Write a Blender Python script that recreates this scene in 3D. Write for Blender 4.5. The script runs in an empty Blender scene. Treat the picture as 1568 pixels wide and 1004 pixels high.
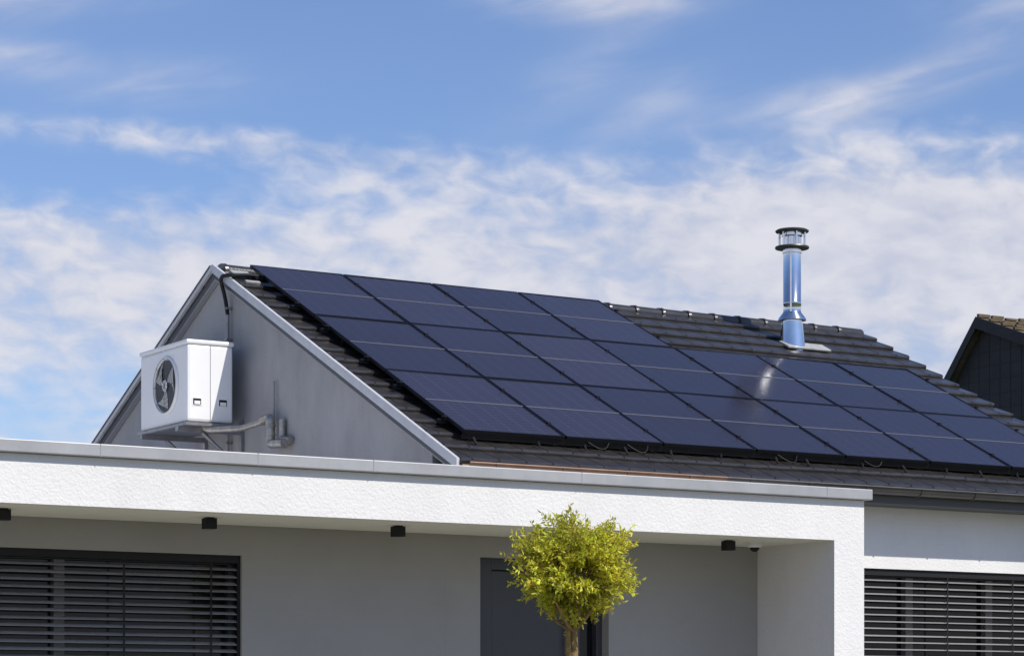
import bpy, math, random
from mathutils import Vector, Matrix
random.seed(7)
scene=bpy.context.scene
H=0.9
RIDGE_Y=26.154; TP=0.4856; YE=20.703; ZE=2.386+H; XL=12.15; XR=21.49
SL=(RIDGE_Y-YE)/0.8996

# ------------------------------------------------------------ helpers
def new_obj(name,verts,faces,mat=None,parent=None,smooth=False,mats=None,mi=None):
    me=bpy.data.meshes.new(name); me.from_pydata([tuple(v) for v in verts],[],faces); me.update()
    ob=bpy.data.objects.new(name,me); scene.collection.objects.link(ob)
    if mats:
        for m in mats: me.materials.append(m)
        for p,i in zip(me.polygons,mi): p.material_index=i
    elif mat: me.materials.append(mat)
    if smooth:
        for p in me.polygons: p.use_smooth=True
    if parent: ob.parent=parent
    return ob
def empty(name):
    e=bpy.data.objects.new(name,None); scene.collection.objects.link(e); e.empty_display_size=.3; return e
class MB:
    def __init__(s): s.v=[];s.f=[];s.m=[]
    def add(s,vs,fs,m=0):
        o=len(s.v); s.v+= [tuple(v) for v in vs]; s.f+=[tuple(i+o for i in f) for f in fs]; s.m+=[m]*len(fs)
    def box(s,x0,x1,y0,y1,z0,z1,m=0):
        s.add([(x0,y0,z0),(x1,y0,z0),(x1,y1,z0),(x0,y1,z0),(x0,y0,z1),(x1,y0,z1),(x1,y1,z1),(x0,y1,z1)],
              [(0,3,2,1),(4,5,6,7),(0,1,5,4),(1,2,6,5),(2,3,7,6),(3,0,4,7)],m)
    def prism(s,prof,x0,x1,m=0):   # prof in (y,z), extruded along x
        n=len(prof); vs=[(x0,y,z) for y,z in prof]+[(x1,y,z) for y,z in prof]
        fs=[tuple(range(n))[::-1],tuple(range(n,2*n))]+[(i,(i+1)%n,n+(i+1)%n,n+i) for i in range(n)]
        s.add(vs,fs,m)
    def tube(s,pts,rad,n=12,m=0,cap=True):
        pts=[Vector(p) for p in pts]
        if not isinstance(rad,(list,tuple)): rad=[rad]*len(pts)
        t=(pts[1]-pts[0]).normalized(); up=Vector((0,0,1)) if abs(t.z)<.9 else Vector((1,0,0))
        a=t.cross(up).normalized(); vs=[]
        for i,p in enumerate(pts):
            if i==0: tt=(pts[1]-p)
            elif i==len(pts)-1: tt=p-pts[i-1]
            else: tt=(pts[i+1]-p).normalized()+(p-pts[i-1]).normalized()
            tt.normalize(); a=(a-tt*a.dot(tt)).normalized(); b=tt.cross(a)
            for k in range(n):
                th=2*math.pi*k/n; vs.append(p+(a*math.cos(th)+b*math.sin(th))*rad[i])
        fs=[(i*n+k,i*n+(k+1)%n,(i+1)*n+(k+1)%n,(i+1)*n+k) for i in range(len(pts)-1) for k in range(n)]
        if cap: fs+=[tuple(range(n))[::-1],tuple((len(pts)-1)*n+k for k in range(n))]
        s.add(vs,fs,m)
    def lathe(s,cx,cy,prof,n=32,m=0):
        vs=[(cx+r*math.cos(2*math.pi*k/n),cy+r*math.sin(2*math.pi*k/n),z) for r,z in prof for k in range(n)]
        fs=[(i*n+k,i*n+(k+1)%n,(i+1)*n+(k+1)%n,(i+1)*n+k) for i in range(len(prof)-1) for k in range(n)]
        s.add(vs,fs,m)
    def obj(s,name,mats,parent=None,smooth=False,bevel=0):
        if not isinstance(mats,(list,tuple)): mats=[mats]
        ob=new_obj(name,s.v,s.f,parent=parent,smooth=smooth,mats=mats,mi=s.m)
        if bevel:
            b=ob.modifiers.new('b','BEVEL'); b.width=bevel; b.segments=2; b.limit_method='ANGLE'
        if smooth:
            md=ob.modifiers.new('e','EDGE_SPLIT'); md.split_angle=math.radians(40)
        return ob
def bend(pts,r=.05,n=5):
    pts=[Vector(p) for p in pts]; out=[pts[0]]
    for i in range(1,len(pts)-1):
        a,b,c=pts[i-1],pts[i],pts[i+1]
        p=b+(a-b).normalized()*min(r,(a-b).length*.45); q=b+(c-b).normalized()*min(r,(c-b).length*.45)
        for k in range(n+1):
            t=k/n; out.append(p*(1-t)**2+b*2*t*(1-t)+q*t*t)
    out.append(pts[-1]); return out

# ------------------------------------------------------------ materials
def mat(name,col,rough=.6,metal=0,spec=.5,noise=0,nscale=5,bump=0,bscale=80,col2=None,bdist=.01,ior=None,stretch=None):
    m=bpy.data.materials.new(name); m.use_nodes=True; nt=m.node_tree; b=nt.nodes['Principled BSDF']
    b.inputs['Base Color'].default_value=(*col,1); b.inputs['Roughness'].default_value=rough
    b.inputs['Metallic'].default_value=metal; b.inputs['Specular IOR Level'].default_value=spec
    if ior: b.inputs['IOR'].default_value=ior
    tc=nt.nodes.new('ShaderNodeTexCoord')
    if noise:
        n=nt.nodes.new('ShaderNodeTexNoise'); n.inputs['Scale'].default_value=nscale; n.inputs['Detail'].default_value=4
        n.inputs['Roughness'].default_value=.65
        src=tc.outputs['Object']
        if stretch:
            mp=nt.nodes.new('ShaderNodeMapping'); mp.inputs['Scale'].default_value=stretch; nt.links.new(src,mp.inputs[0]); src=mp.outputs[0]
        nt.links.new(src,n.inputs['Vector'])
        r=nt.nodes.new('ShaderNodeMapRange'); r.inputs[1].default_value=.3; r.inputs[2].default_value=.7
        nt.links.new(n.outputs['Fac'],r.inputs[0])
        mx=nt.nodes.new('ShaderNodeMix'); mx.data_type='RGBA'
        c2=col2 or tuple(c*(1-noise) for c in col)
        mx.inputs[6].default_value=(*c2,1); mx.inputs[7].default_value=(*col,1)
        nt.links.new(r.outputs[0],mx.inputs[0]); nt.links.new(mx.outputs[2],b.inputs['Base Color'])
    if bump:
        n=nt.nodes.new('ShaderNodeTexNoise'); n.inputs['Scale'].default_value=bscale; n.inputs['Detail'].default_value=2
        nt.links.new(tc.outputs['Object'],n.inputs['Vector'])
        bp=nt.nodes.new('ShaderNodeBump'); bp.inputs['Strength'].default_value=bump; bp.inputs['Distance'].default_value=bdist
        nt.links.new(n.outputs['Fac'],bp.inputs['Height']); nt.links.new(bp.outputs[0],b.inputs['Normal'])
    return m
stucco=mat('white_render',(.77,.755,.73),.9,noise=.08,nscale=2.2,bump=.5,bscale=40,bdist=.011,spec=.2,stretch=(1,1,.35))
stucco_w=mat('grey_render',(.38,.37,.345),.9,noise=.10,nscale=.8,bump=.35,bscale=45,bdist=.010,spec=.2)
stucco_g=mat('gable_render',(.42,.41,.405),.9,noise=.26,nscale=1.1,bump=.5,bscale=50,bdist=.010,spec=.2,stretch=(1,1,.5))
soffit_m=mat('soffit_paint',(.80,.79,.66),.85,noise=.04)
alu_cap=mat('aluminium_coping',(.42,.42,.425),.5,metal=.3,noise=.18,nscale=3)
verge_m=mat('verge_metal',(.60,.60,.61),.45,metal=.1,noise=.2,nscale=4)
dark_wood=mat('eaves_board',(.08,.08,.082),.6)
zinc=mat('zinc_gutter',(.13,.125,.12),.4,metal=.6,noise=.3,nscale=4)
copper=mat('brown_gutter',(.27,.165,.11),.5,metal=.4,noise=.35,nscale=5)
tile_m=mat('roof_tile',(.042,.038,.036),.28,noise=.45,nscale=6,bump=.15,bscale=50,spec=.6)
frame_m=mat('panel_frame',(.012,.012,.014),.4,metal=.5)
black=mat('black_plastic',(.012,.012,.013),.6,spec=.3)
anth=mat('anthracite',(.055,.057,.062),.45,noise=.1)
door_m=mat('door_leaf',(.050,.051,.055),.4,noise=.08)
slat_m=mat('slat_aluminium',(.40,.395,.38),.38,metal=.3,noise=.1)
glass_m=mat('window_glass',(.010,.012,.014),.05,spec=.25)
mull_m=mat('window_mullion',(.14,.14,.14),.5)
steel=mat('stainless_steel',(.78,.78,.78),.13,metal=1,noise=.15,nscale=6,bump=.05,bscale=12,bdist=.01)
steel_d=mat('weathered_steel',(.16,.155,.15),.45,metal=.6,noise=.3,nscale=8)
flash=mat('lead_flashing',(.50,.50,.48),.5,metal=.2,noise=.4,nscale=8)
hp_white=mat('heatpump_white',(.82,.815,.80),.38,noise=.05,nscale=2)
hp_grey=mat('heatpump_grey',(.30,.30,.31),.5)
blade_m=mat('fan_blade',(.50,.48,.44),.5)
galv=mat('galvanised',(.36,.36,.37),.4,metal=.7,noise=.3,nscale=9)
galv_w=mat('pipe_jacket',(.50,.47,.42),.35,metal=.6,noise=.5,nscale=14,bump=.3,bscale=30)
line_m=mat('busbar',(.26,.27,.32),.4,metal=.3)
slate=mat('slate_cladding',(.040,.037,.040),.7,noise=.35,nscale=3)
slate2=mat('slate_joint',(.025,.025,.025),.7)
brown_tile=mat('brown_roof_tile',(.17,.125,.07),.85,noise=.6,nscale=2.6,bump=.5,bscale=9,bdist=.05)
bark=mat('bark',(.34,.22,.07),.85,noise=.5,nscale=20,bump=.6,bscale=40)
grass=mat('grass',(.06,.09,.025),.95,noise=.5,nscale=3)
paving=mat('paving',(.27,.25,.22),.85,noise=.15,nscale=3)

# PV glass
def pv_material():
    m=bpy.data.materials.new('pv_glass'); m.use_nodes=True; nt=m.node_tree; b=nt.nodes['Principled BSDF']
    L=nt.links.new
    uv=nt.nodes.new('ShaderNodeUVMap'); sp=nt.nodes.new('ShaderNodeSeparateXYZ'); L(uv.outputs[0],sp.inputs[0])
    def M(op,a,b_=None,c=None):
        n=nt.nodes.new('ShaderNodeMath'); n.operation=op
        for i,x in enumerate((a,b_,c)):
            if x is None: continue
            if isinstance(x,(int,float)): n.inputs[i].default_value=x
            else: L(x,n.inputs[i])
        return n.outputs[0]
    def lines(c,per,w):
        f=M('FRACT',M('DIVIDE',c,per)); d=M('ABSOLUTE',M('SUBTRACT',f,.5)); return M('GREATER_THAN',d,.5-w/per/2)
    lx=lines(sp.outputs[0],1.16/6,.005); ly=lines(sp.outputs[1],1.742/20,.004); fine=lines(sp.outputs[0],.0193,.0012)
    fac=M('MAXIMUM',M('MAXIMUM',lx,ly),M('MULTIPLY',fine,.35))
    at=nt.nodes.new('ShaderNodeVertexColor'); at.layer_name='rnd'
    mx=nt.nodes.new('ShaderNodeMix'); mx.data_type='RGBA'
    mx.inputs[6].default_value=(.024,.021,.033,1); mx.inputs[7].default_value=(.070,.066,.092,1)
    L(M('MULTIPLY',fac,.9),mx.inputs[0])
    m2=nt.nodes.new('ShaderNodeMix'); m2.data_type='RGBA'; m2.blend_type='MULTIPLY'; m2.inputs[0].default_value=1
    L(mx.outputs[2],m2.inputs[6]); L(at.outputs[0],m2.inputs[7]); L(m2.outputs[2],b.inputs['Base Color'])
    tc=nt.nodes.new('ShaderNodeTexCoord'); n=nt.nodes.new('ShaderNodeTexNoise'); n.inputs['Scale'].default_value=.9; n.inputs['Detail'].default_value=3
    L(tc.outputs['Object'],n.inputs['Vector'])
    r=nt.nodes.new('ShaderNodeMapRange'); r.inputs[1].default_value=.3; r.inputs[2].default_value=.7; r.inputs[3].default_value=.10; r.inputs[4].default_value=.24
    L(n.outputs['Fac'],r.inputs[0]); L(r.outputs[0],b.inputs['Roughness'])
    b.inputs['IOR'].default_value=1.31; b.inputs['Specular IOR Level'].default_value=.5
    return m
pv=pv_material()

# ------------------------------------------------------------ roof frame
def rp(x,s,h,back=False):
    y=YE+s*.8996-h*.4368; z=ZE+s*.4368+h*.8996
    if back: y=2*RIDGE_Y-y
    return (x,y,z)
def zr(y): return 5.033+H-TP*abs(y-RIDGE_Y)

house=empty('gable_house')
b=MB()
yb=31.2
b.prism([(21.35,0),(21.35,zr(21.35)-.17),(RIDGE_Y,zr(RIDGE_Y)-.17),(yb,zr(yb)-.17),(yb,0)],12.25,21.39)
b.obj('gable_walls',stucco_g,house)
W1=(6.3,10.096,.2,1.434+H); DR=(12.64,14.136,.2,1.504+H); W2=(17.05,20.6,.2,1.539+H)
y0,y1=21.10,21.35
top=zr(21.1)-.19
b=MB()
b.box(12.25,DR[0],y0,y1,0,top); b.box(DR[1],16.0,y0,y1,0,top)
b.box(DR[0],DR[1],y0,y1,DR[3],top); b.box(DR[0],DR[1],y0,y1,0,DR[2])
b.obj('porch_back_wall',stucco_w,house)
b=MB()
b.box(16.0,W2[0],y0,y1,0,top); b.box(W2[1],21.39,y0,y1,0,top)
b.box(W2[0],W2[1],y0,y1,W2[3],top); b.box(W2[0],W2[1],y0,y1,0,W2[2])
b.obj('front_wall',stucco,house)
b=MB()
for bk in (False,True):
    pr=[rp(0,0,-.04,bk)[1:],rp(0,SL,-.04,bk)[1:],(RIDGE_Y,zr(RIDGE_Y)-.15),(rp(0,0,0,bk)[1],rp(0,0,0,bk)[2]-.15)]
    if bk: pr=pr[::-1]
    b.prism(pr,XL+.030,XR-.042)
b.obj('roof_deck',anth,house)
def tiles(back):
    b=MB(); c=.357; n=int(SL/c)+1; tw=.30; xa,xb=XL+.028,XR+.03; D=-.035
    for i in range(n):
        s0=i*c-.03; s1=min((i+1)*c+.0,SL-.03); off=(.15 if i%2 else 0)
        k=math.floor((xa-off)/tw)
        cuts=[]
        while k*tw+off<xb+.02:
            a0=k*tw+off
            for dx,p in ((.003,-.012),(.012,.0),(.10,-.003),(.20,-.003),(.28,.002),(.295,-.002)):
                cuts.append((a0+dx,p,k))
            k+=1
        cuts=[q for q in cuts if xa<q[0]<xb]
        cuts=[(xa,0,0)]+cuts+[(xb,0,0)]
        vs=[]
        for x,p,k in cuts:
            j=.005*math.sin(k*12.9+i*7.3); e=.008*math.sin(k*5.1+i*3.7)
            vs+= [rp(x,s0+e,D-.01,back),rp(x,s0+e+.001,D+.038+p+j,back),rp(x,s0+e+.008,D+.050+p+j,back),rp(x,s0+e+.026,D+.057+p+j,back),rp(x,s0+e+.05,D+.053+p+j,back),rp(x,s1,D+.012+p,back)]
        fs=[]
        for q in range(len(cuts)-1):
            for r in range(5):
                f=(q*6+r,(q+1)*6+r,(q+1)*6+r+1,q*6+r+1); fs.append(f if not back else f[::-1])
        b.add(vs,fs)
        for xx in (xa,xb):
            b.add([rp(xx,s0,D-.03,back),rp(xx,s1,D-.03,back),rp(xx,s1,D+.015,back),rp(xx,s0,D+.05,back)],[(0,1,2,3)])
    return b
tiles(False).obj('roof_tiles_front',tile_m,house)
tiles(True).obj('roof_tiles_back',tile_m,house)
b=MB(); x=XL+.10; pz=zr(RIDGE_Y)-.055
while x<XR-.05:
    x2=min(x+.43,XR-.0); n=9; vs=[]
    for xx,r in ((x,.112),(x+.035,.116),(x+.045,.102),(x2,.096)):
        for k in range(n):
            th=math.radians(-12+204*k/(n-1)); vs.append((xx,RIDGE_Y+r*1.25*math.cos(th),pz+r*.75*math.sin(th)))
    fs=[(i*n+k,i*n+k+1,(i+1)*n+k+1,(i+1)*n+k) for i in range(3) for k in range(n-1)]+[tuple(range(n))]
    b.add(vs,fs); x+=.40
b.obj('ridge_tiles',tile_m,house,smooth=True)
# --- verge boards
b=MB()
ye,ze=rp(0,0,0)[1:]
b.prism([(ye,ze-.085),(ye,ze+.014),(RIDGE_Y,zr(RIDGE_Y)+.014),(RIDGE_Y,zr(RIDGE_Y)-.085)],XL-.008,XL+.026)
yb2,zb2=rp(0,0,0,True)[1:]
b.prism([(yb2,zb2-.05),(yb2,zb2+.004),(RIDGE_Y,zr(RIDGE_Y)+.004),(RIDGE_Y,zr(RIDGE_Y)-.05)],XL-.008,XL+.026)
b.obj('verge_boards',verge_m,house)
b=MB()
b.prism([(yb2,zb2+.0045),(yb2,zb2+.030),(RIDGE_Y+.05,zr(RIDGE_Y+.05)+.030),(RIDGE_Y+.05,zr(RIDGE_Y+.05)+.0045)],XL-.014,XL+.026)
b.prism([(ye,ze-.13),(ye,ze-.055),(RIDGE_Y,zr(RIDGE_Y)-.055),(RIDGE_Y,zr(RIDGE_Y)-.13)],XR-.038,XR+.012)
b.prism([(yb2,zb2-.13),(yb2,zb2-.055),(RIDGE_Y,zr(RIDGE_Y)-.055),(RIDGE_Y,zr(RIDGE_Y)-.13)],XR-.038,XR+.012)
b.obj('verge_drip_edge',dark_wood,house)
b=MB()
for bk in (False,True):
    ye,ze=rp(0,0,0,bk)[1:]
    b.prism([(ye,ze-.165),(ye,ze-.152),(RIDGE_Y,zr(RIDGE_Y)-.152),(RIDGE_Y,zr(RIDGE_Y)-.165)],XL+.031,12.25)
b.obj('verge_soffit',hp_grey,house)
b=MB(); b.box(12.20,21.45,20.72,21.10,ZE-.19,ZE-.165); b.box(12.20,21.45,20.70,20.72,ZE-.19,ZE-.04)
b.obj('eaves_board',dark_wood,house)
b=MB(); b.box(XL-.010,XL+.10,20.66,21.12,ZE-.17,ZE-.09); b.box(11.55,12.13,20.9,21.0,2.23+H-.02,2.23+H+.035)
b.obj('verge_end_box',verge_m,house,bevel=.006)
def gutter(x0,x1,mt,name):
    b=MB(); n=10; cy=20.625; cz=ZE-.035; vs=[]
    for x in (x0,x1):
        for r in (.072,.068):
            for k in range(n+1):
                th=math.radians(180+180*k/n); vs.append((x,cy+r*math.cos(th),cz+r*math.sin(th)))
    N=n+1
    fs=[]
    for k in range(n): fs.append((k,k+1,2*N+k+1,2*N+k)); fs.append((N+k,3*N+k,3*N+k+1,N+k+1)); fs.append((k,N+k,N+k+1,k+1)); fs.append((2*N+k,2*N+k+1,3*N+k+1,3*N+k))
    b.add(vs,fs)
    b.tube([(x0,cy-.076,cz),(x1,cy-.076,cz)],.009,8)
    x=x0+.3
    while x<x1:
        pts=[(x,cy+.077*math.cos(math.radians(a)),cz+.077*math.sin(math.radians(a))) for a in range(180,361,20)]
        b.tube(pts,.006,6); x+=.75
    return b.obj(name,mt,house,smooth=True)
gutter(12.2,15.2,copper,'gutter_brown'); gutter(15.2,21.5,zinc,'gutter_zinc')

# --- porch / flat roof part
b=MB()
ZC=1.712+H; ZT=2.12+H
b.box(4.0,16.37,19.84,21.09,ZC,ZT)
b.box(15.99,16.37,19.84,21.099,0,ZC-.0)
b.box(4.0,4.4,19.84,21.099,0,ZC-.0)
b.box(4.0,12.24,21.09,30.8,2.0+H,ZT-.01)
b.obj('porch_fascia',stucco,house)
b=MB(); b.box(4.4,15.99,19.87,21.095,ZC-.004,ZC+.01); b.obj('porch_soffit',soffit_m,house)
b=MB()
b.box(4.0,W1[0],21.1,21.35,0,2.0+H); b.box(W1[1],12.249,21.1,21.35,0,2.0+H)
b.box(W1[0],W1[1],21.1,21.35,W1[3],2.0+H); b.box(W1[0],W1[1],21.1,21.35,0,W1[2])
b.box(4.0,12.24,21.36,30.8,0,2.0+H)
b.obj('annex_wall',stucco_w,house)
b=MB(); 
b.box(3.94,16.43,19.775,20.15,2.124+H,2.23+H); b.box(3.94,4.3,20.15,30.8,2.124+H,2.229+H); b.box(3.94,12.24,30.8,31.1,2.0+H,2.229+H)
b.obj('coping',alu_cap,house,bevel=.008)
b=MB()
for x in (5.2,8.17,9.62,10.75,12.95,15.85):
    b.box(x-.004,x+.004,19.773,20.16,2.122+H,2.2315+H)
b.obj('coping_joints',hp_grey,house)

def window(W,name,mull,yoff=0):
    x0,x1,z0,z1=W; b=MB()
    b.box(x0,x1,21.31,21.34,z0,z1,0)
    for a,c in ((x0,x0+.07),(x1-.07,x1)): b.box(a,c,21.24,21.31,z0,z1,1)
    b.box(x0+.07,x1-.07,21.24,21.31,z1-.08,z1,1); b.box(x0+.07,x1-.07,21.24,21.31,z0,z0+.08,1)
    for mx,mt in mull: b.box(mx-.05,mx+.05,21.235,21.31,z0+.08,z1-.08,mt)
    b.obj(name+'_glazing',[glass_m,anth,mull_m],house)
def blinds(W,name,wires,top=.07,per=.068,tilt=28):
    x0,x1,z0,z1=W; b=MB()
    b.box(x0+.03,x1-.03,21.125,21.215,z1-top,z1-.003,1)
    b.box(x0+.001,x0+.03,21.13,21.20,z0,z1-.002,1); b.box(x1-.03,x1-.001,21.13,21.20,z0,z1-.002,1)
    z=z1-top-.05; t=math.radians(tilt); i=0
    while z>z0+.05:
        prof=[]
        tt=t+math.radians(random.uniform(-2.5,2.5)); dz=random.uniform(-.003,.003)
        for u in (-.036,-.024,0,.024,.036):
            h=.006*(1-(u/.036)**2); prof.append((u*math.cos(tt)-h*math.sin(tt),u*math.sin(tt)+h*math.cos(tt)))
        pr=[(21.165+p,z+dz+q) for p,q in prof]+[(21.165+p,z+dz+q-.0015) for p,q in prof[::-1]]
        b.prism(pr[::-1],x0+.032,x1-.032,0); z-=per; i+=1
    for wx in wires: b.box(wx-.008,wx+.008,21.120,21.124,z0+.05,z1-top,1); 
    b.obj(name+'_venetian_blind',[slat_m,black],house)
window(W1,'left_window',((8.38,2),)); blinds(W1,'left_window',(7.55,8.95,9.80),tilt=24)
window(W2,'right_window',((18.15,2),(19.3,2))); blinds(W2,'right_window',(17.3,18.6,19.55),per=.074,tilt=12)
b=MB(); x0,x1,z0,z1=DR
b.box(x0+.001,x1-.001,21.30,21.345,z0,z1-.001,2)
b.box(x0+.001,x0+.20,21.22,21.30,z0,z1-.001,1); b.box(x1-.07,x1-.001,21.22,21.30,z0,z1-.001,1)
b.box(x0+.20,x1-.07,21.22,21.30,z1-.11,z1-.001,1)
b.box(x0+.21,x0+1.16,21.24,21.29,z0,z1-.125,0); b.box(x0+1.17,x0+1.23,21.22,21.30,z0,z1-.11,1)
b.tube([(x0+1.07,21.19,z0+.5),(x0+1.07,21.19,z0+1.7)],.015,10,3)
b.obj('entrance_door',[door_m,anth,glass_m,steel],house,bevel=.003)
# --- PV array
def pv_array():
    b=MB(); fr=MB(); uvs=[];cols=[]
    X0=12.48; px=1.18; s0=.537; ps=1.762; h=.117
    for r,n in ((0,7),(1,7),(2,4)):
        for c in range(n):
            xa=X0+c*px+.01; xb=xa+1.16; sa=s0+r*ps+.01; sb=sa+1.742
            w=.011; dz=random.uniform(-.004,.004) ; dk=random.uniform(-.004,.004)
            g=[rp(xa+w,sa+w,h-.006+dz),rp(xb-w,sa+w,h-.006+dk),rp(xb-w,sb-w,h-.006-dz),rp(xa+w,sb-w,h-.006-dk)]
            b.add(g,[(0,1,2,3)]); uvs+=[(0,0),(1.16,0),(1.16,1.742),(0,1.742)]
            k=random.uniform(.8,1.2); cols+=[(k,k,k,1)]*4
            def bx(x0,x1,y0,y1,h0,h1,m):
                vs=[rp(x0,y0,h0),rp(x1,y0,h0),rp(x1,y1,h0),rp(x0,y1,h0),rp(x0,y0,h1),rp(x1,y0,h1),rp(x1,y1,h1),rp(x0,y1,h1)]
                fr.add(vs,[(0,3,2,1),(4,5,6,7),(0,1,5,4),(1,2,6,5),(2,3,7,6),(3,0,4,7)],m)
            bx(xa,xa+w,sa,sb,h-.035,h,0); bx(xb-w,xb,sa,sb,h-.035,h,0)
            bx(xa+w,xb-w,sa,sa+w,h-.035,h,0); bx(xa+w,xb-w,sb-w,sb,h-.035,h,0)
            m=(sa+sb)/2; bx(xa+w,xb-w,m-.0045,m+.0045,h-.008,h+.0005,1)
            bx(xa+w,xb-w,sa+w,sb-w,h-.030,h-.014,0)
    for r,n in ((0,7),(1,7),(2,4)):
        for f in (.22,.78):
            s=s0+r*ps+ps*f
            x0,x1=X0-.08,X0+n*px+.06
            vs=[rp(x,ss,hh) for hh in (.04,.08) for (x,ss) in ((x0,s-.02),(x1,s-.02),(x1,s+.02),(x0,s+.02))]
            fr.add(vs,[(0,3,2,1),(4,5,6,7),(0,1,5,4),(1,2,6,5),(2,3,7,6),(3,0,4,7)],0)
            for k in range(n+1):
                x=X0+k*px-(.0 if 0<k<n else (.02 if k==0 else -.02))
                fr.box(*(lambda p:(p[0]-.018,p[0]+.018,p[1]-.03,p[1]+.03,p[2]-.015,p[2]+.006))(rp(x,s,h)),0)
    for k in range(0,15):
        x=X0+.1+k*.585+random.uniform(-.12,.12)
        fr.tube([rp(x,.50,.03),rp(x+.01,.45,.070),rp(x+.02,.41+random.uniform(-.03,.03),.03)],.013,6,2)
        if random.random()<.6:
            q=random.uniform(.44,.53); fr.tube(bend([rp(x+.1,.56,.075),rp(x+.2,q,.03),rp(x+.30,q,.03),rp(x+.36,.56,.08)],.08),.006,6,2)
    for k in range(7):
        p=rp(X0+.45+k*1.18,.62,.06); fr.box(p[0]-.12,p[0]+.12,p[1]-.06,p[1]+.06,p[2]-.02,p[2]+.02,0)
    xg0,xg1=X0,X0+7*px
    vs=[rp(x,s,h2) for h2 in (.022,.083) for x,s in ((xg0,.56),(xg1,.56),(xg1,.565),(xg0,.565))]
    fr.add(vs,[(0,3,2,1),(4,5,6,7),(0,1,5,4),(1,2,6,5),(2,3,7,6),(3,0,4,7)],2)
    e=empty('solar_panel_array')
    ob=b.obj('glass',pv,e)
    uvl=ob.data.uv_layers.new(name='UVMap'); ca=ob.data.color_attributes.new('rnd','FLOAT_COLOR','POINT')
    for i,l in enumerate(ob.data.loops): uvl.data[i].uv=uvs[l.vertex_index]
    for i,c in enumerate(cols): ca.data[i].color=c
    fr.obj('frames_and_rails',[frame_m,line_m,black],e)
pv_array()

# --- chimney
ch=empty('steel_chimney_flue'); b=MB(); cx,cy=19.70,25.28
f=lambda z:z+H
b.lathe(cx,cy,[(.175,f(4.48)),(.160,f(4.62)),(.130,f(4.88)),(.130,f(4.90)),(.178,f(4.905)),(.172,f(4.93)),(.118,f(5.00)),(.112,f(5.02)),
   (.112,f(5.10)),(.116,f(5.105)),(.116,f(5.13)),(.112,f(5.135)),(.112,f(5.74)),(.12,f(5.745)),(.12,f(5.80))],36)
b.lathe(cx,cy,[(.10,f(5.84)),(.10,f(5.95)),(.13,f(5.96)),(.13,f(6.01))],36)
b.obj('flue',steel,ch,smooth=True)
b=MB()
b.lathe(cx,cy,[(.12,f(5.80)),(.21,f(5.803)),(.215,f(5.815)),(.21,f(5.828)),(.12,f(5.845)),(.1,f(5.846))],36)
b.lathe(cx,cy,[(.0,f(6.008)),(.205,f(6.010)),(.212,f(6.025)),(.19,f(6.04)),(.0,f(6.065))],36)
b.obj('cowl_discs',steel_d,ch,smooth=True)
b=MB()
for k in range(6):
    th=2*math.pi*k/6+.2; b.box(cx+.16*math.cos(th)-.010,cx+.16*math.cos(th)+.010,cy+.16*math.sin(th)-.010,cy+.16*math.sin(th)+.010,f(5.82),f(6.015))
b.tube([(cx-.09,cy-.09,f(5.0)),(cx-.09,cy-.09,f(5.74))],.012,8)
b.obj('cowl_posts',steel,ch)
b=MB()
def rbx(mb,x0,x1,s0,s1,h0,h1,m=0):
    vs=[rp(x,s,h) for h in (h0,h1) for x,s in ((x0,s0),(x1,s0),(x1,s1),(x0,s1))]
    mb.add(vs,[(0,3,2,1),(4,5,6,7),(0,1,5,4),(1,2,6,5),(2,3,7,6),(3,0,4,7)],m)
sc=(cy-YE)/.8996
rbx(b,cx-.20,cx+.48,sc-.20,sc+.02,.0,.030)
b.obj('flashing',flash,ch,bevel=.01)

# --- heat pump
hp=empty('air_source_heat_pump'); x0,x1,y0,y1,z0,z1=11.50,12.05,25.40,26.68,3.17+H,4.064+H
b=MB(); b.box(x0,x1,y0,y1,z0,z1-.05); b.obj('casing',hp_white,hp,bevel=.03)
b=MB(); b.box(x0-.012,x1+.012,y0-.012,y1+.012,z1-.052,z1); b.obj('lid',hp_white,hp,bevel=.02)
b=MB(); xm=x0+.275
b.box(xm-.004,xm+.004,y0-.0025,y0+.01,z0+.01,z1-.06)
b.obj('panel_seam',hp_grey,hp)
b=MB()
for hx in (x0+.115,x0+.425):
    b.box(hx-.062,hx+.062,y0-.004,y0+.01,z0+.17,z0+.265,0); b.box(hx-.048,hx+.048,y0-.006,y0,z0+.182,z0+.252,1)
    b.box(hx-.035,hx+.035,y0-.014,y0-.004,z0+.185,z0+.225,0)
b.obj('handles',[hp_white,black],hp,bevel=.003)
fy,fz,fr_=25.96,3.61+H,.295
b=MB(); n=48
def ringx(mb,x_a,ra,x_b,rb,m):
    vs=[(x_a,fy+ra*math.cos(2*math.pi*k/n),fz+ra*math.sin(2*math.pi*k/n)) for k in range(n)]+[(x_b,fy+rb*math.cos(2*math.pi*k/n),fz+rb*math.sin(2*math.pi*k/n)) for k in range(n)]
    mb.add(vs,[(k,(k+1)%n,n+(k+1)%n,n+k) for k in range(n)],m)
ringx(b,x0-.002,fr_+.035,x0-.022,fr_+.02,0); ringx(b,x0-.022,fr_+.02,x0-.022,fr_,0); ringx(b,x0-.022,fr_,x0-.004,fr_-.01,0)
ringx(b,x0-.004,fr_-.008,x0-.004,.001,1)
b.obj('fan_shroud',[hp_white,anth],hp,smooth=True)
b=MB()
for k in range(3):
    a0=math.radians(120*k+20); vs=[]
    for j in range(9):
        t=j/8; r=.06+t*(fr_-.085); w=math.radians(32+34*t); a=a0+.5*t
        vs+= [(x0-.008,fy+r*math.cos(a-w/2),fz+r*math.sin(a-w/2)),(x0-.018,fy+r*math.cos(a+w/2),fz+r*math.sin(a+w/2))]
    b.add(vs,[(2*j,2*j+1,2*j+3,2*j+2) for j in range(8)],0)
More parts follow.
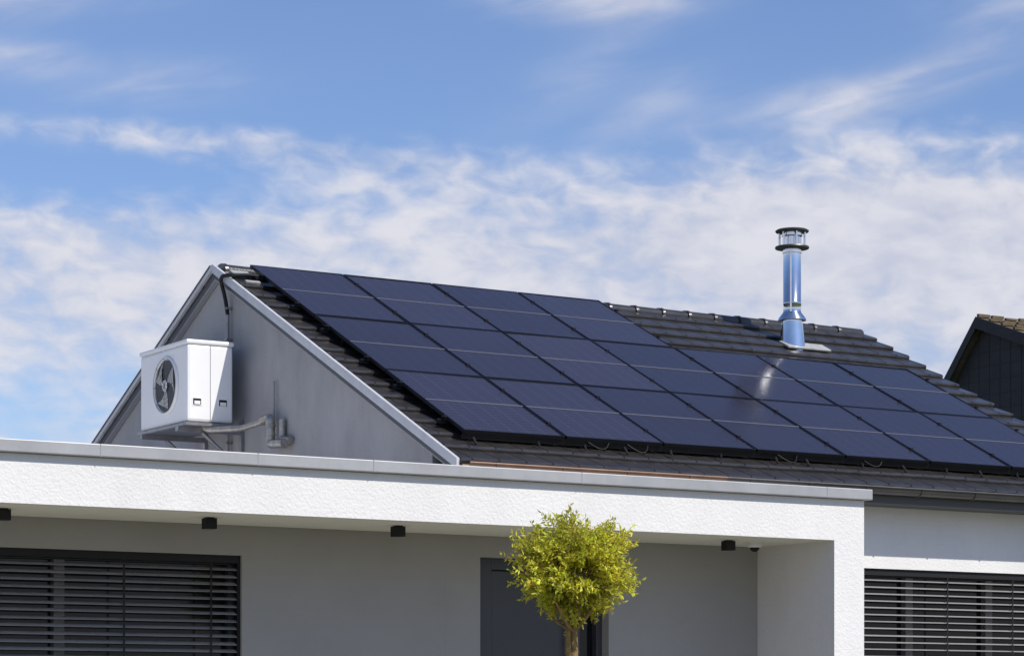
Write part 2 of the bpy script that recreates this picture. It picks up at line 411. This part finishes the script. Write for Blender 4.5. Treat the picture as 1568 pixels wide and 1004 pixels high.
ringx(b,x0-.02,.065,x0-.024,.001,1)
b.obj('fan_blades',[blade_m,hp_white],hp)
b=MB()
for r in [.05*i for i in range(2,7)]:
    pts=[(x0-.026,fy+r*math.cos(2*math.pi*k/40),fz+r*math.sin(2*math.pi*k/40)) for k in range(41)]; b.tube(pts,.002,5,cap=False)
for k in range(4):
    th=math.pi*k/4; b.tube([(x0-.026,fy-fr_*math.cos(th),fz-fr_*math.sin(th)),(x0-.026,fy+fr_*math.cos(th),fz+fr_*math.sin(th))],.0025,5)
b.obj('fan_guard',anth,hp)
b=MB()
b.box(x0-.03,x1+.02,y0-.03,y1+.03,z0-.045,z0-.012,0)
for yy in (y0+.16,y1-.16):
    b.box(x0-.06,12.26,yy-.025,yy+.025,z0-.10,z0-.046,0)
    b.tube([(x0+.25,yy,z0-.10),(12.25,yy,z0-.50)],.022,6,0)
    b.box(12.21,12.255,yy-.03,yy+.03,z0-.55,z0+.05,0)
    for xx in (x0+.08,x1-.1): b.lathe(xx,yy,[(.03,z0-.046),(.03,z0+.0)],10,1)
b.obj('wall_bracket',[galv,black],hp)
b=MB()
P=lambda x,y,z:(x,y,z+H)
b.tube(bend([P(11.75,25.55,3.17),P(11.75,25.45,3.09),P(12.0,25.1,3.085),P(12.12,24.80,3.14),P(12.12,24.66,3.16)],.08),.035,14,0)
b.tube(bend([P(12.12,24.80,3.15),P(12.12,24.62,3.165),P(12.12,24.62,2.88),P(12.15,24.34,2.865)],.05),.052,16,0)
b.tube(bend([P(12.20,24.50,3.14),P(12.20,24.50,2.93),P(12.20,24.30,2.9)],.05),.038,14,0)
for zz in (3.08,2.98): b.lathe(12.12,24.62,[(.053,zz+H-.012),(.058,zz+H-.008),(.058,zz+H+.008),(.053,zz+H+.012)],16,0)
b.tube([P(12.21,24.72,2.9),P(12.21,24.72,3.58)],.013,8,1)
b.obj('refrigerant_pipes',[galv_w,hp_grey],hp,smooth=True)
b=MB()
b.tube(bend([rp(12.62,5.5,.06),rp(12.4,5.55,.07),(12.14,25.62,zr(25.62)+.07),(12.09,25.84,zr(25.84)-.02),(12.17,25.86,zr(25.86)-.26),(12.2,25.86,zr(25.86)-.45)],.1),.022,12,0)
b.tube([(12.2,25.86,zr(25.86)-.42),(12.2,25.86,2.0+H)],.020,10,1)
for zz in (4.5,4.15,3.0): b.box(12.17,12.25,25.83,25.89,zz+H,zz+H+.02,1)
b.obj('cable_conduit',[black,galv],hp,smooth=True)
b=MB(); rbx(b,12.24,12.46,5.66,5.80,.02,.04); rbx(b,12.26,12.44,5.36,5.41,.02,.05); b.obj('ridge_flashing',flash,house,bevel=.006)

# --- soffit lamps, security camera
for i,x in enumerate((7.54,9.43,11.32,13.2,15.07)):
    e=empty('ceiling_spotlight') ; b=MB(); b.box(x-.052,x+.052,20.31,20.414,ZC-.105,ZC-.012); b.box(x-.035,x+.035,20.327,20.397,ZC-.012,ZC-.004)
    b.obj('housing',black,e,bevel=.004)
    b=MB(); b.lathe(x,20.362,[(.036,ZC-.107),(.030,ZC-.1065),(.0,ZC-.1062)],20); b.obj('lens',glass_m,e)
e=empty('security_camera'); b=MB(); cx2,cy2=15.5,20.5
b.lathe(cx2,cy2,[(.075,ZC-.004),(.075,ZC-.04),(.06,ZC-.055)],24,0); b.lathe(cx2,cy2,[(.05,ZC-.052),(.045,ZC-.075),(.025,ZC-.093),(0,ZC-.098)],24,1)
b.obj('dome',[hp_white,black],e,smooth=True)

# --- neighbour house
nb=empty('neighbouring_house'); NX,NY,NZ=34.1,37.7,7.75+H
b=MB(); fl=lambda y:NZ-.365*(NY-y)
b.prism([(28,0),(28,fl(28)-.2),(NY,NZ-.2),(NY+5.0,NZ-.2-6.05),(NY+5.0,0)],NX,NX+12); b.obj('slate_gable_wall',slate,nb)
b=MB()
b.prism([(27.4,fl(27.4)-.18),(27.4,fl(27.4)),(NY,NZ),(NY,NZ-.18)],NX-.15,NX+12.2)
b.obj('roof_front',brown_tile,nb)
b=MB(); b.prism([(NY,NZ-.18),(NY,NZ),(NY+5.2,NZ-6.29),(NY+5.2,NZ-6.5)],NX-.15,NX+12.2); b.obj('roof_back',brown_tile,nb)
b=MB(); b.prism([(27.4,fl(27.4)-.22),(27.4,fl(27.4)+.01),(NY,NZ+.01),(NY+5.25,NZ-6.29),(NY+5.2,NZ-6.55),(NY,NZ-.22)],NX-.19,NX-.152); 
b.obj('verge_trim',slate,nb)
b=MB()
yy=28.2
while yy<NY+4:
    b.box(NX-.006,NX+.0,yy,yy+.012,2,(fl(yy) if yy<NY else NZ-1.21*(yy-NY))-.22); yy+=.3
zz=6.0
while zz<NZ-.6:
    b.box(NX-.007,NX+.0,NY-(NZ-zz-.3)/.365 if (NZ-zz-.3)/.365<9 else NY-9,NY+(NZ-zz-.3)/1.21,zz,zz+.014); zz+=.28
b.obj('cladding_joints',slate2,nb)
b=MB()
for i in range(30):
    s=i*.34; y=NY-s
    for j in range(34):
        xx=NX-.15+j*.36; b.box(xx,xx+.30,y-.06,y,fl(y)-.0,fl(y)+.035+random.uniform(0,.03))
b.obj('tile_courses',brown_tile,nb)

# --- tree
random.seed(23)
tr=empty('ball_willow_tree'); TX,TY=11.72,18.03; cz=1.20+H; 
b=MB()
b.tube([(TX+.01,TY,0),(TX,TY+.01,.5),(TX-.01,TY,1.0),(TX+.005,TY,1.42),(TX,TY,1.62)],[.052,.043,.038,.036,.032],12)
b.tube([(TX-.01,TY,1.25),(TX-.05,TY,1.40),(TX-.06,TY-.01,1.52),(TX-.05,TY,1.7)],[.02,.026,.022,.015],10)
for i in range(15):
    a=2*math.pi*i/15+random.uniform(-.3,.3); el=random.uniform(.1,1.4)
    d=Vector((math.cos(a)*math.cos(el),math.sin(a)*math.cos(el),math.sin(el)))
    o=Vector((TX,TY,1.58)); p1=o+d*.14+Vector((0,0,.05)); p2=o+d*.30+Vector((0,0,.15)); p3=o+d*.42+Vector((0,0,.22))
    b.tube([o,p1,p2,p3],[.018,.013,.008,.004],6)
b.obj('trunk_and_limbs',bark,tr,smooth=True)
tw=MB(); lf_v=[];lf_f=[];lf_c=[]
C=Vector((TX,TY,cz))
def rdir():
    while True:
        d=Vector((random.gauss(0,1),random.gauss(0,1),random.gauss(0,1)))
        if d.length>.1: return d.normalized()
bunch=[]
for i in range(88):
    for t in range(30):
        d=rdir()
        if all(d.dot(q[0])<.93 for q in bunch): break
    bunch.append((d,random.uniform(.84,1.08),random.uniform(.78,1.2),random.uniform(0,1)))
for (bd,bR,bk,by) in bunch:
  for i in range(random.randint(7,10)):
    d=(bd+rdir()*random.uniform(.05,.24)).normalized()
    R=.53*bR*random.uniform(.80,1.04)
    if random.random()<.14: R+=random.uniform(.03,.08)
    R*= (1.0 if d.z>-.3 else 1.0-.22*(-d.z-.3))
    tip=C+Vector((d.x*R*1.06,d.y*R*1.06,d.z*R*.96))
    r0=random.uniform(.25,.6)
    base=C+(tip-C)*r0+Vector((0,0,-.05))
    g=Vector((random.uniform(-.1,.1),random.uniform(-.1,.1),random.uniform(0,.12)))
    mid=(base+tip)/2+g*.6; tipp=tip+Vector((random.uniform(-.03,.03),random.uniform(-.03,.03),random.uniform(-.02,.06)))
    tw.tube([base,mid,tipp],[.0035,.0025,.001],4,cap=False)
    br=random.uniform(.85,1.15)
    nl=random.randint(13,20)
    for j in range(nl):
        t=.12+.9*j/nl+random.uniform(-.03,.03)
        p=base*(1-t)**2+mid*2*t*(1-t)+tipp*t*t
        ax=(tipp-base).normalized()
        q=rdir(); q=(q-ax*q.dot(ax)).normalized()
        ld=(ax*random.uniform(.3,1)+q*random.uniform(.5,1)+Vector((0,0,random.uniform(-.35,.25)))).normalized()
        L=random.uniform(.036,.064); W=L*random.uniform(.15,.24)
        sd=ld.cross(rdir()).normalized()*W
        up=ld.cross(sd).normalized()*L*.08
        o=len(lf_v); lf_v+=[p,p+ld*L*.45+sd+up,p+ld*L,p+ld*L*.45-sd+up]; lf_f.append((o,o+1,o+2,o+3))
        k=bk*br*random.uniform(.8,1.25); yel=.5*by+.5*random.uniform(0,1)
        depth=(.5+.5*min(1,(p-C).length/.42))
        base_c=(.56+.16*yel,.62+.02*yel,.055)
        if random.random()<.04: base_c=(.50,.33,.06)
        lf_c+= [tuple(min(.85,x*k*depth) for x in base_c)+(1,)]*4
tw.obj('twigs',bark,tr)
lm=bpy.data.materials.new('leaf'); lm.use_nodes=True; nt=lm.node_tree; nt.nodes.clear()
o=nt.nodes.new('ShaderNodeOutputMaterial'); pb=nt.nodes.new('ShaderNodeBsdfPrincipled'); tl=nt.nodes.new('ShaderNodeBsdfTranslucent'); mx=nt.nodes.new('ShaderNodeMixShader')
vc=nt.nodes.new('ShaderNodeVertexColor'); vc.layer_name='c'; mx.inputs[0].default_value=.38; pb.inputs['Roughness'].default_value=.45
nt.links.new(vc.outputs[0],pb.inputs['Base Color']); nt.links.new(vc.outputs[0],tl.inputs[0]); nt.links.new(pb.outputs[0],mx.inputs[1]); nt.links.new(tl.outputs[0],mx.inputs[2]); nt.links.new(mx.outputs[0],o.inputs[0])
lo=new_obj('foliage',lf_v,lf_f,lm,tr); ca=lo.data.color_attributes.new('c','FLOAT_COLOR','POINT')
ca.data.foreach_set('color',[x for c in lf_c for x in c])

# --- ground
new_obj('ground',[(-500,-500,0),(500,-500,0),(500,500,0),(-500,500,0)],[(0,1,2,3)],grass)
new_obj('terrace_paving',[(2,15.5,.004),(24,15.5,.004),(24,21.1,.004),(2,21.1,.004)],[(0,1,2,3)],paving)
b=MB(); b.box(12.3,14.5,20.2,21.1,.01,.19); b.obj('door_step',paving,house,bevel=.01)

# ------------------------------------------------------------ world
sun=Vector((.40,-1,1.2)).normalized(); el=math.asin(sun.z)
w=bpy.data.worlds.new('World'); scene.world=w; w.use_nodes=True; nt=w.node_tree; nt.nodes.clear(); L=nt.links.new
out=nt.nodes.new('ShaderNodeOutputWorld'); bg=nt.nodes.new('ShaderNodeBackground'); bg.inputs[1].default_value=.10; L(bg.outputs[0],out.inputs[0])
sky=nt.nodes.new('ShaderNodeTexSky'); sky.sky_type='NISHITA'; sky.sun_disc=False; sky.sun_elevation=el; sky.sun_rotation=math.atan2(sun.x,sun.y); sky.air_density=1; sky.dust_density=.4; sky.ozone_density=2.0
def M(op,a,b_=None,c=None):
    n=nt.nodes.new('ShaderNodeMath'); n.operation=op
    for i,x in enumerate((a,b_,c)):
        if x is None: continue
        if isinstance(x,(int,float)): n.inputs[i].default_value=x
        else: L(x,n.inputs[i])
    return n.outputs[0]
def SS(v,a,b_,lo=0,hi=1):
    n=nt.nodes.new('ShaderNodeMapRange'); n.interpolation_type='SMOOTHSTEP'; L(v,n.inputs[0]); n.inputs[1].default_value=a; n.inputs[2].default_value=b_; n.inputs[3].default_value=lo; n.inputs[4].default_value=hi; return n.outputs[0]
tc=nt.nodes.new('ShaderNodeTexCoord'); sp=nt.nodes.new('ShaderNodeSeparateXYZ'); L(tc.outputs['Generated'],sp.inputs[0])
X,Y,Z=sp.outputs
yaw=math.radians(31.64); cs,sn=math.cos(yaw),math.sin(yaw)
Rr=M('SUBTRACT',M('MULTIPLY',X,cs),M('MULTIPLY',Y,sn)); Dd=M('ADD',M('MULTIPLY',X,sn),M('MULTIPLY',Y,cs))
az=M('ARCTAN2',Rr,Dd); elv=M('ARCSINE',Z)
U=M('MULTIPLY_ADD',az,3.892,.784); V=M('MULTIPLY_ADD',elv,-3.892,1.090)   # angular coordinates (azimuth, elevation)
def comb(a,b_,c=0):
    n=nt.nodes.new('ShaderNodeCombineXYZ')
    for i,x in enumerate((a,b_,c)):
        if isinstance(x,(int,float)): n.inputs[i].default_value=x
        else: L(x,n.inputs[i])
    return n.outputs[0]
def NZ_(vec,scale,det=6,rough=.55,dist=0):
    n=nt.nodes.new('ShaderNodeTexNoise'); L(vec,n.inputs['Vector']); n.inputs['Scale'].default_value=scale; n.inputs['Detail'].default_value=det; n.inputs['Roughness'].default_value=rough; n.inputs['Distortion'].default_value=dist; return n.outputs['Fac']
def blob(cx,cy,rx,ry,amp,ang=0):
    c,s=math.cos(math.radians(ang)),math.sin(math.radians(ang))
    du=M('SUBTRACT',U,cx); dv=M('SUBTRACT',V,cy)
    a=M('DIVIDE',M('ADD',M('MULTIPLY',du,c),M('MULTIPLY',dv,s)),rx); b_=M('DIVIDE',M('SUBTRACT',M('MULTIPLY',dv,c),M('MULTIPLY',du,s)),ry)
    q=M('ADD',M('MULTIPLY',a,a),M('MULTIPLY',b_,b_)); return M('MULTIPLY',M('EXPONENT',M('MULTIPLY',q,-1)),amp)
Vt=M('ADD',V,M('MULTIPLY',U,-.06))
n1=NZ_(comb(M('MULTIPLY',U,2.2),M('MULTIPLY',Vt,5.0),3.1),1.6,4,.5,0)
n2=NZ_(comb(M('MULTIPLY',U,8),M('MULTIPLY',Vt,15),1.7),1.9,4,.5,.35)
Vs=M('ADD',V,M('MULTIPLY',U,.22))
n3=NZ_(comb(M('MULTIPLY',U,3.0),M('MULTIPLY',Vs,13),7.7),1.6,4,.5,.4)
cov=SS(V,.18,.42,0,.80)
for p in ((1.32,.33,.42,.14,.50,0),(.30,.235,.50,.030,.38,3),(.62,.27,.25,.04,.2,8),(.05,.63,.26,.08,-.45,0),(.90,.24,.10,.05,-.12,0),(.12,.285,.20,.028,-.28,0),(.35,.31,.2,.02,-.12,4)):
    cov=M('ADD',cov,blob(*p))
cov=M('MAXIMUM',cov,0)
amp=M('MINIMUM',M('MULTIPLY',cov,2.2),1)
den=M('ADD',cov,M('MULTIPLY',amp,M('ADD',M('MULTIPLY',M('SUBTRACT',n1,.5),1.1),M('MULTIPLY',M('SUBTRACT',n2,.5),1.0))))
m1=SS(den,.12,1.0,0,.97)
wis=None
for p in ((.915,.028,.13,.026,1.3,0),(.05,.045,.17,.03,.8,-5),(.03,.125,.12,.025,.65,3),(.22,.155,.14,.03,.55,-3),(1.36,.165,.20,.030,.9,-17),(1.20,.19,.15,.035,.55,-10),(1.0,.18,.10,.03,.45,-25),(.90,.13,.16,.05,.25,-30),(1.54,.04,.10,.05,.5,0)):
    q=blob(*p); wis=q if wis is None else M('ADD',wis,q)
m2=M('MULTIPLY',M('MULTIPLY',wis,SS(n3,.30,.70,.3,1.1)),.75)
mask=M('MINIMUM',M('ADD',m1,M('MULTIPLY',m2,M('SUBTRACT',1,m1))),.96)
mask=M('MAXIMUM',mask,SS(V,.45,1.09,0,.45))
tint=nt.nodes.new('ShaderNodeMix'); tint.data_type='RGBA'; tint.blend_type='MULTIPLY'; tint.inputs[0].default_value=1; L(sky.outputs[0],tint.inputs[6]); tint.inputs[7].default_value=(1.02,1.09,1.34,1)
cc=nt.nodes.new('ShaderNodeMix'); cc.data_type='RGBA'; cc.inputs[6].default_value=(5.7,6.0,7.2,1); cc.inputs[7].default_value=(7.5,7.5,8.1,1)
L(SS(M('ADD',M('MULTIPLY',n2,.5),M('MULTIPLY',n1,.5)),.35,.65),cc.inputs[0])
fm=nt.nodes.new('ShaderNodeMix'); fm.data_type='RGBA'; L(mask,fm.inputs[0]); L(tint.outputs[2],fm.inputs[6]); L(cc.outputs[2],fm.inputs[7]); L(fm.outputs[2],bg.inputs[0])

sl=bpy.data.lights.new('sun','SUN'); sl.energy=4.5; sl.angle=math.radians(.5); sl.color=(1,.955,.885)
so=bpy.data.objects.new('sun',sl); scene.collection.objects.link(so); so.rotation_euler=(-sun).to_track_quat('-Z','Y').to_euler()

cam=bpy.data.cameras.new('camera'); co=bpy.data.objects.new('camera',cam); scene.collection.objects.link(co)
co.location=(0,0,H); co.rotation_euler=(math.radians(90),0,-yaw); cam.sensor_width=36; cam.lens=3892/1568*36; cam.shift_y=(1090-502)/1568; cam.clip_end=2000
scene.camera=co
scene.view_settings.view_transform='Standard'; scene.view_settings.look='None'; scene.view_settings.exposure=0
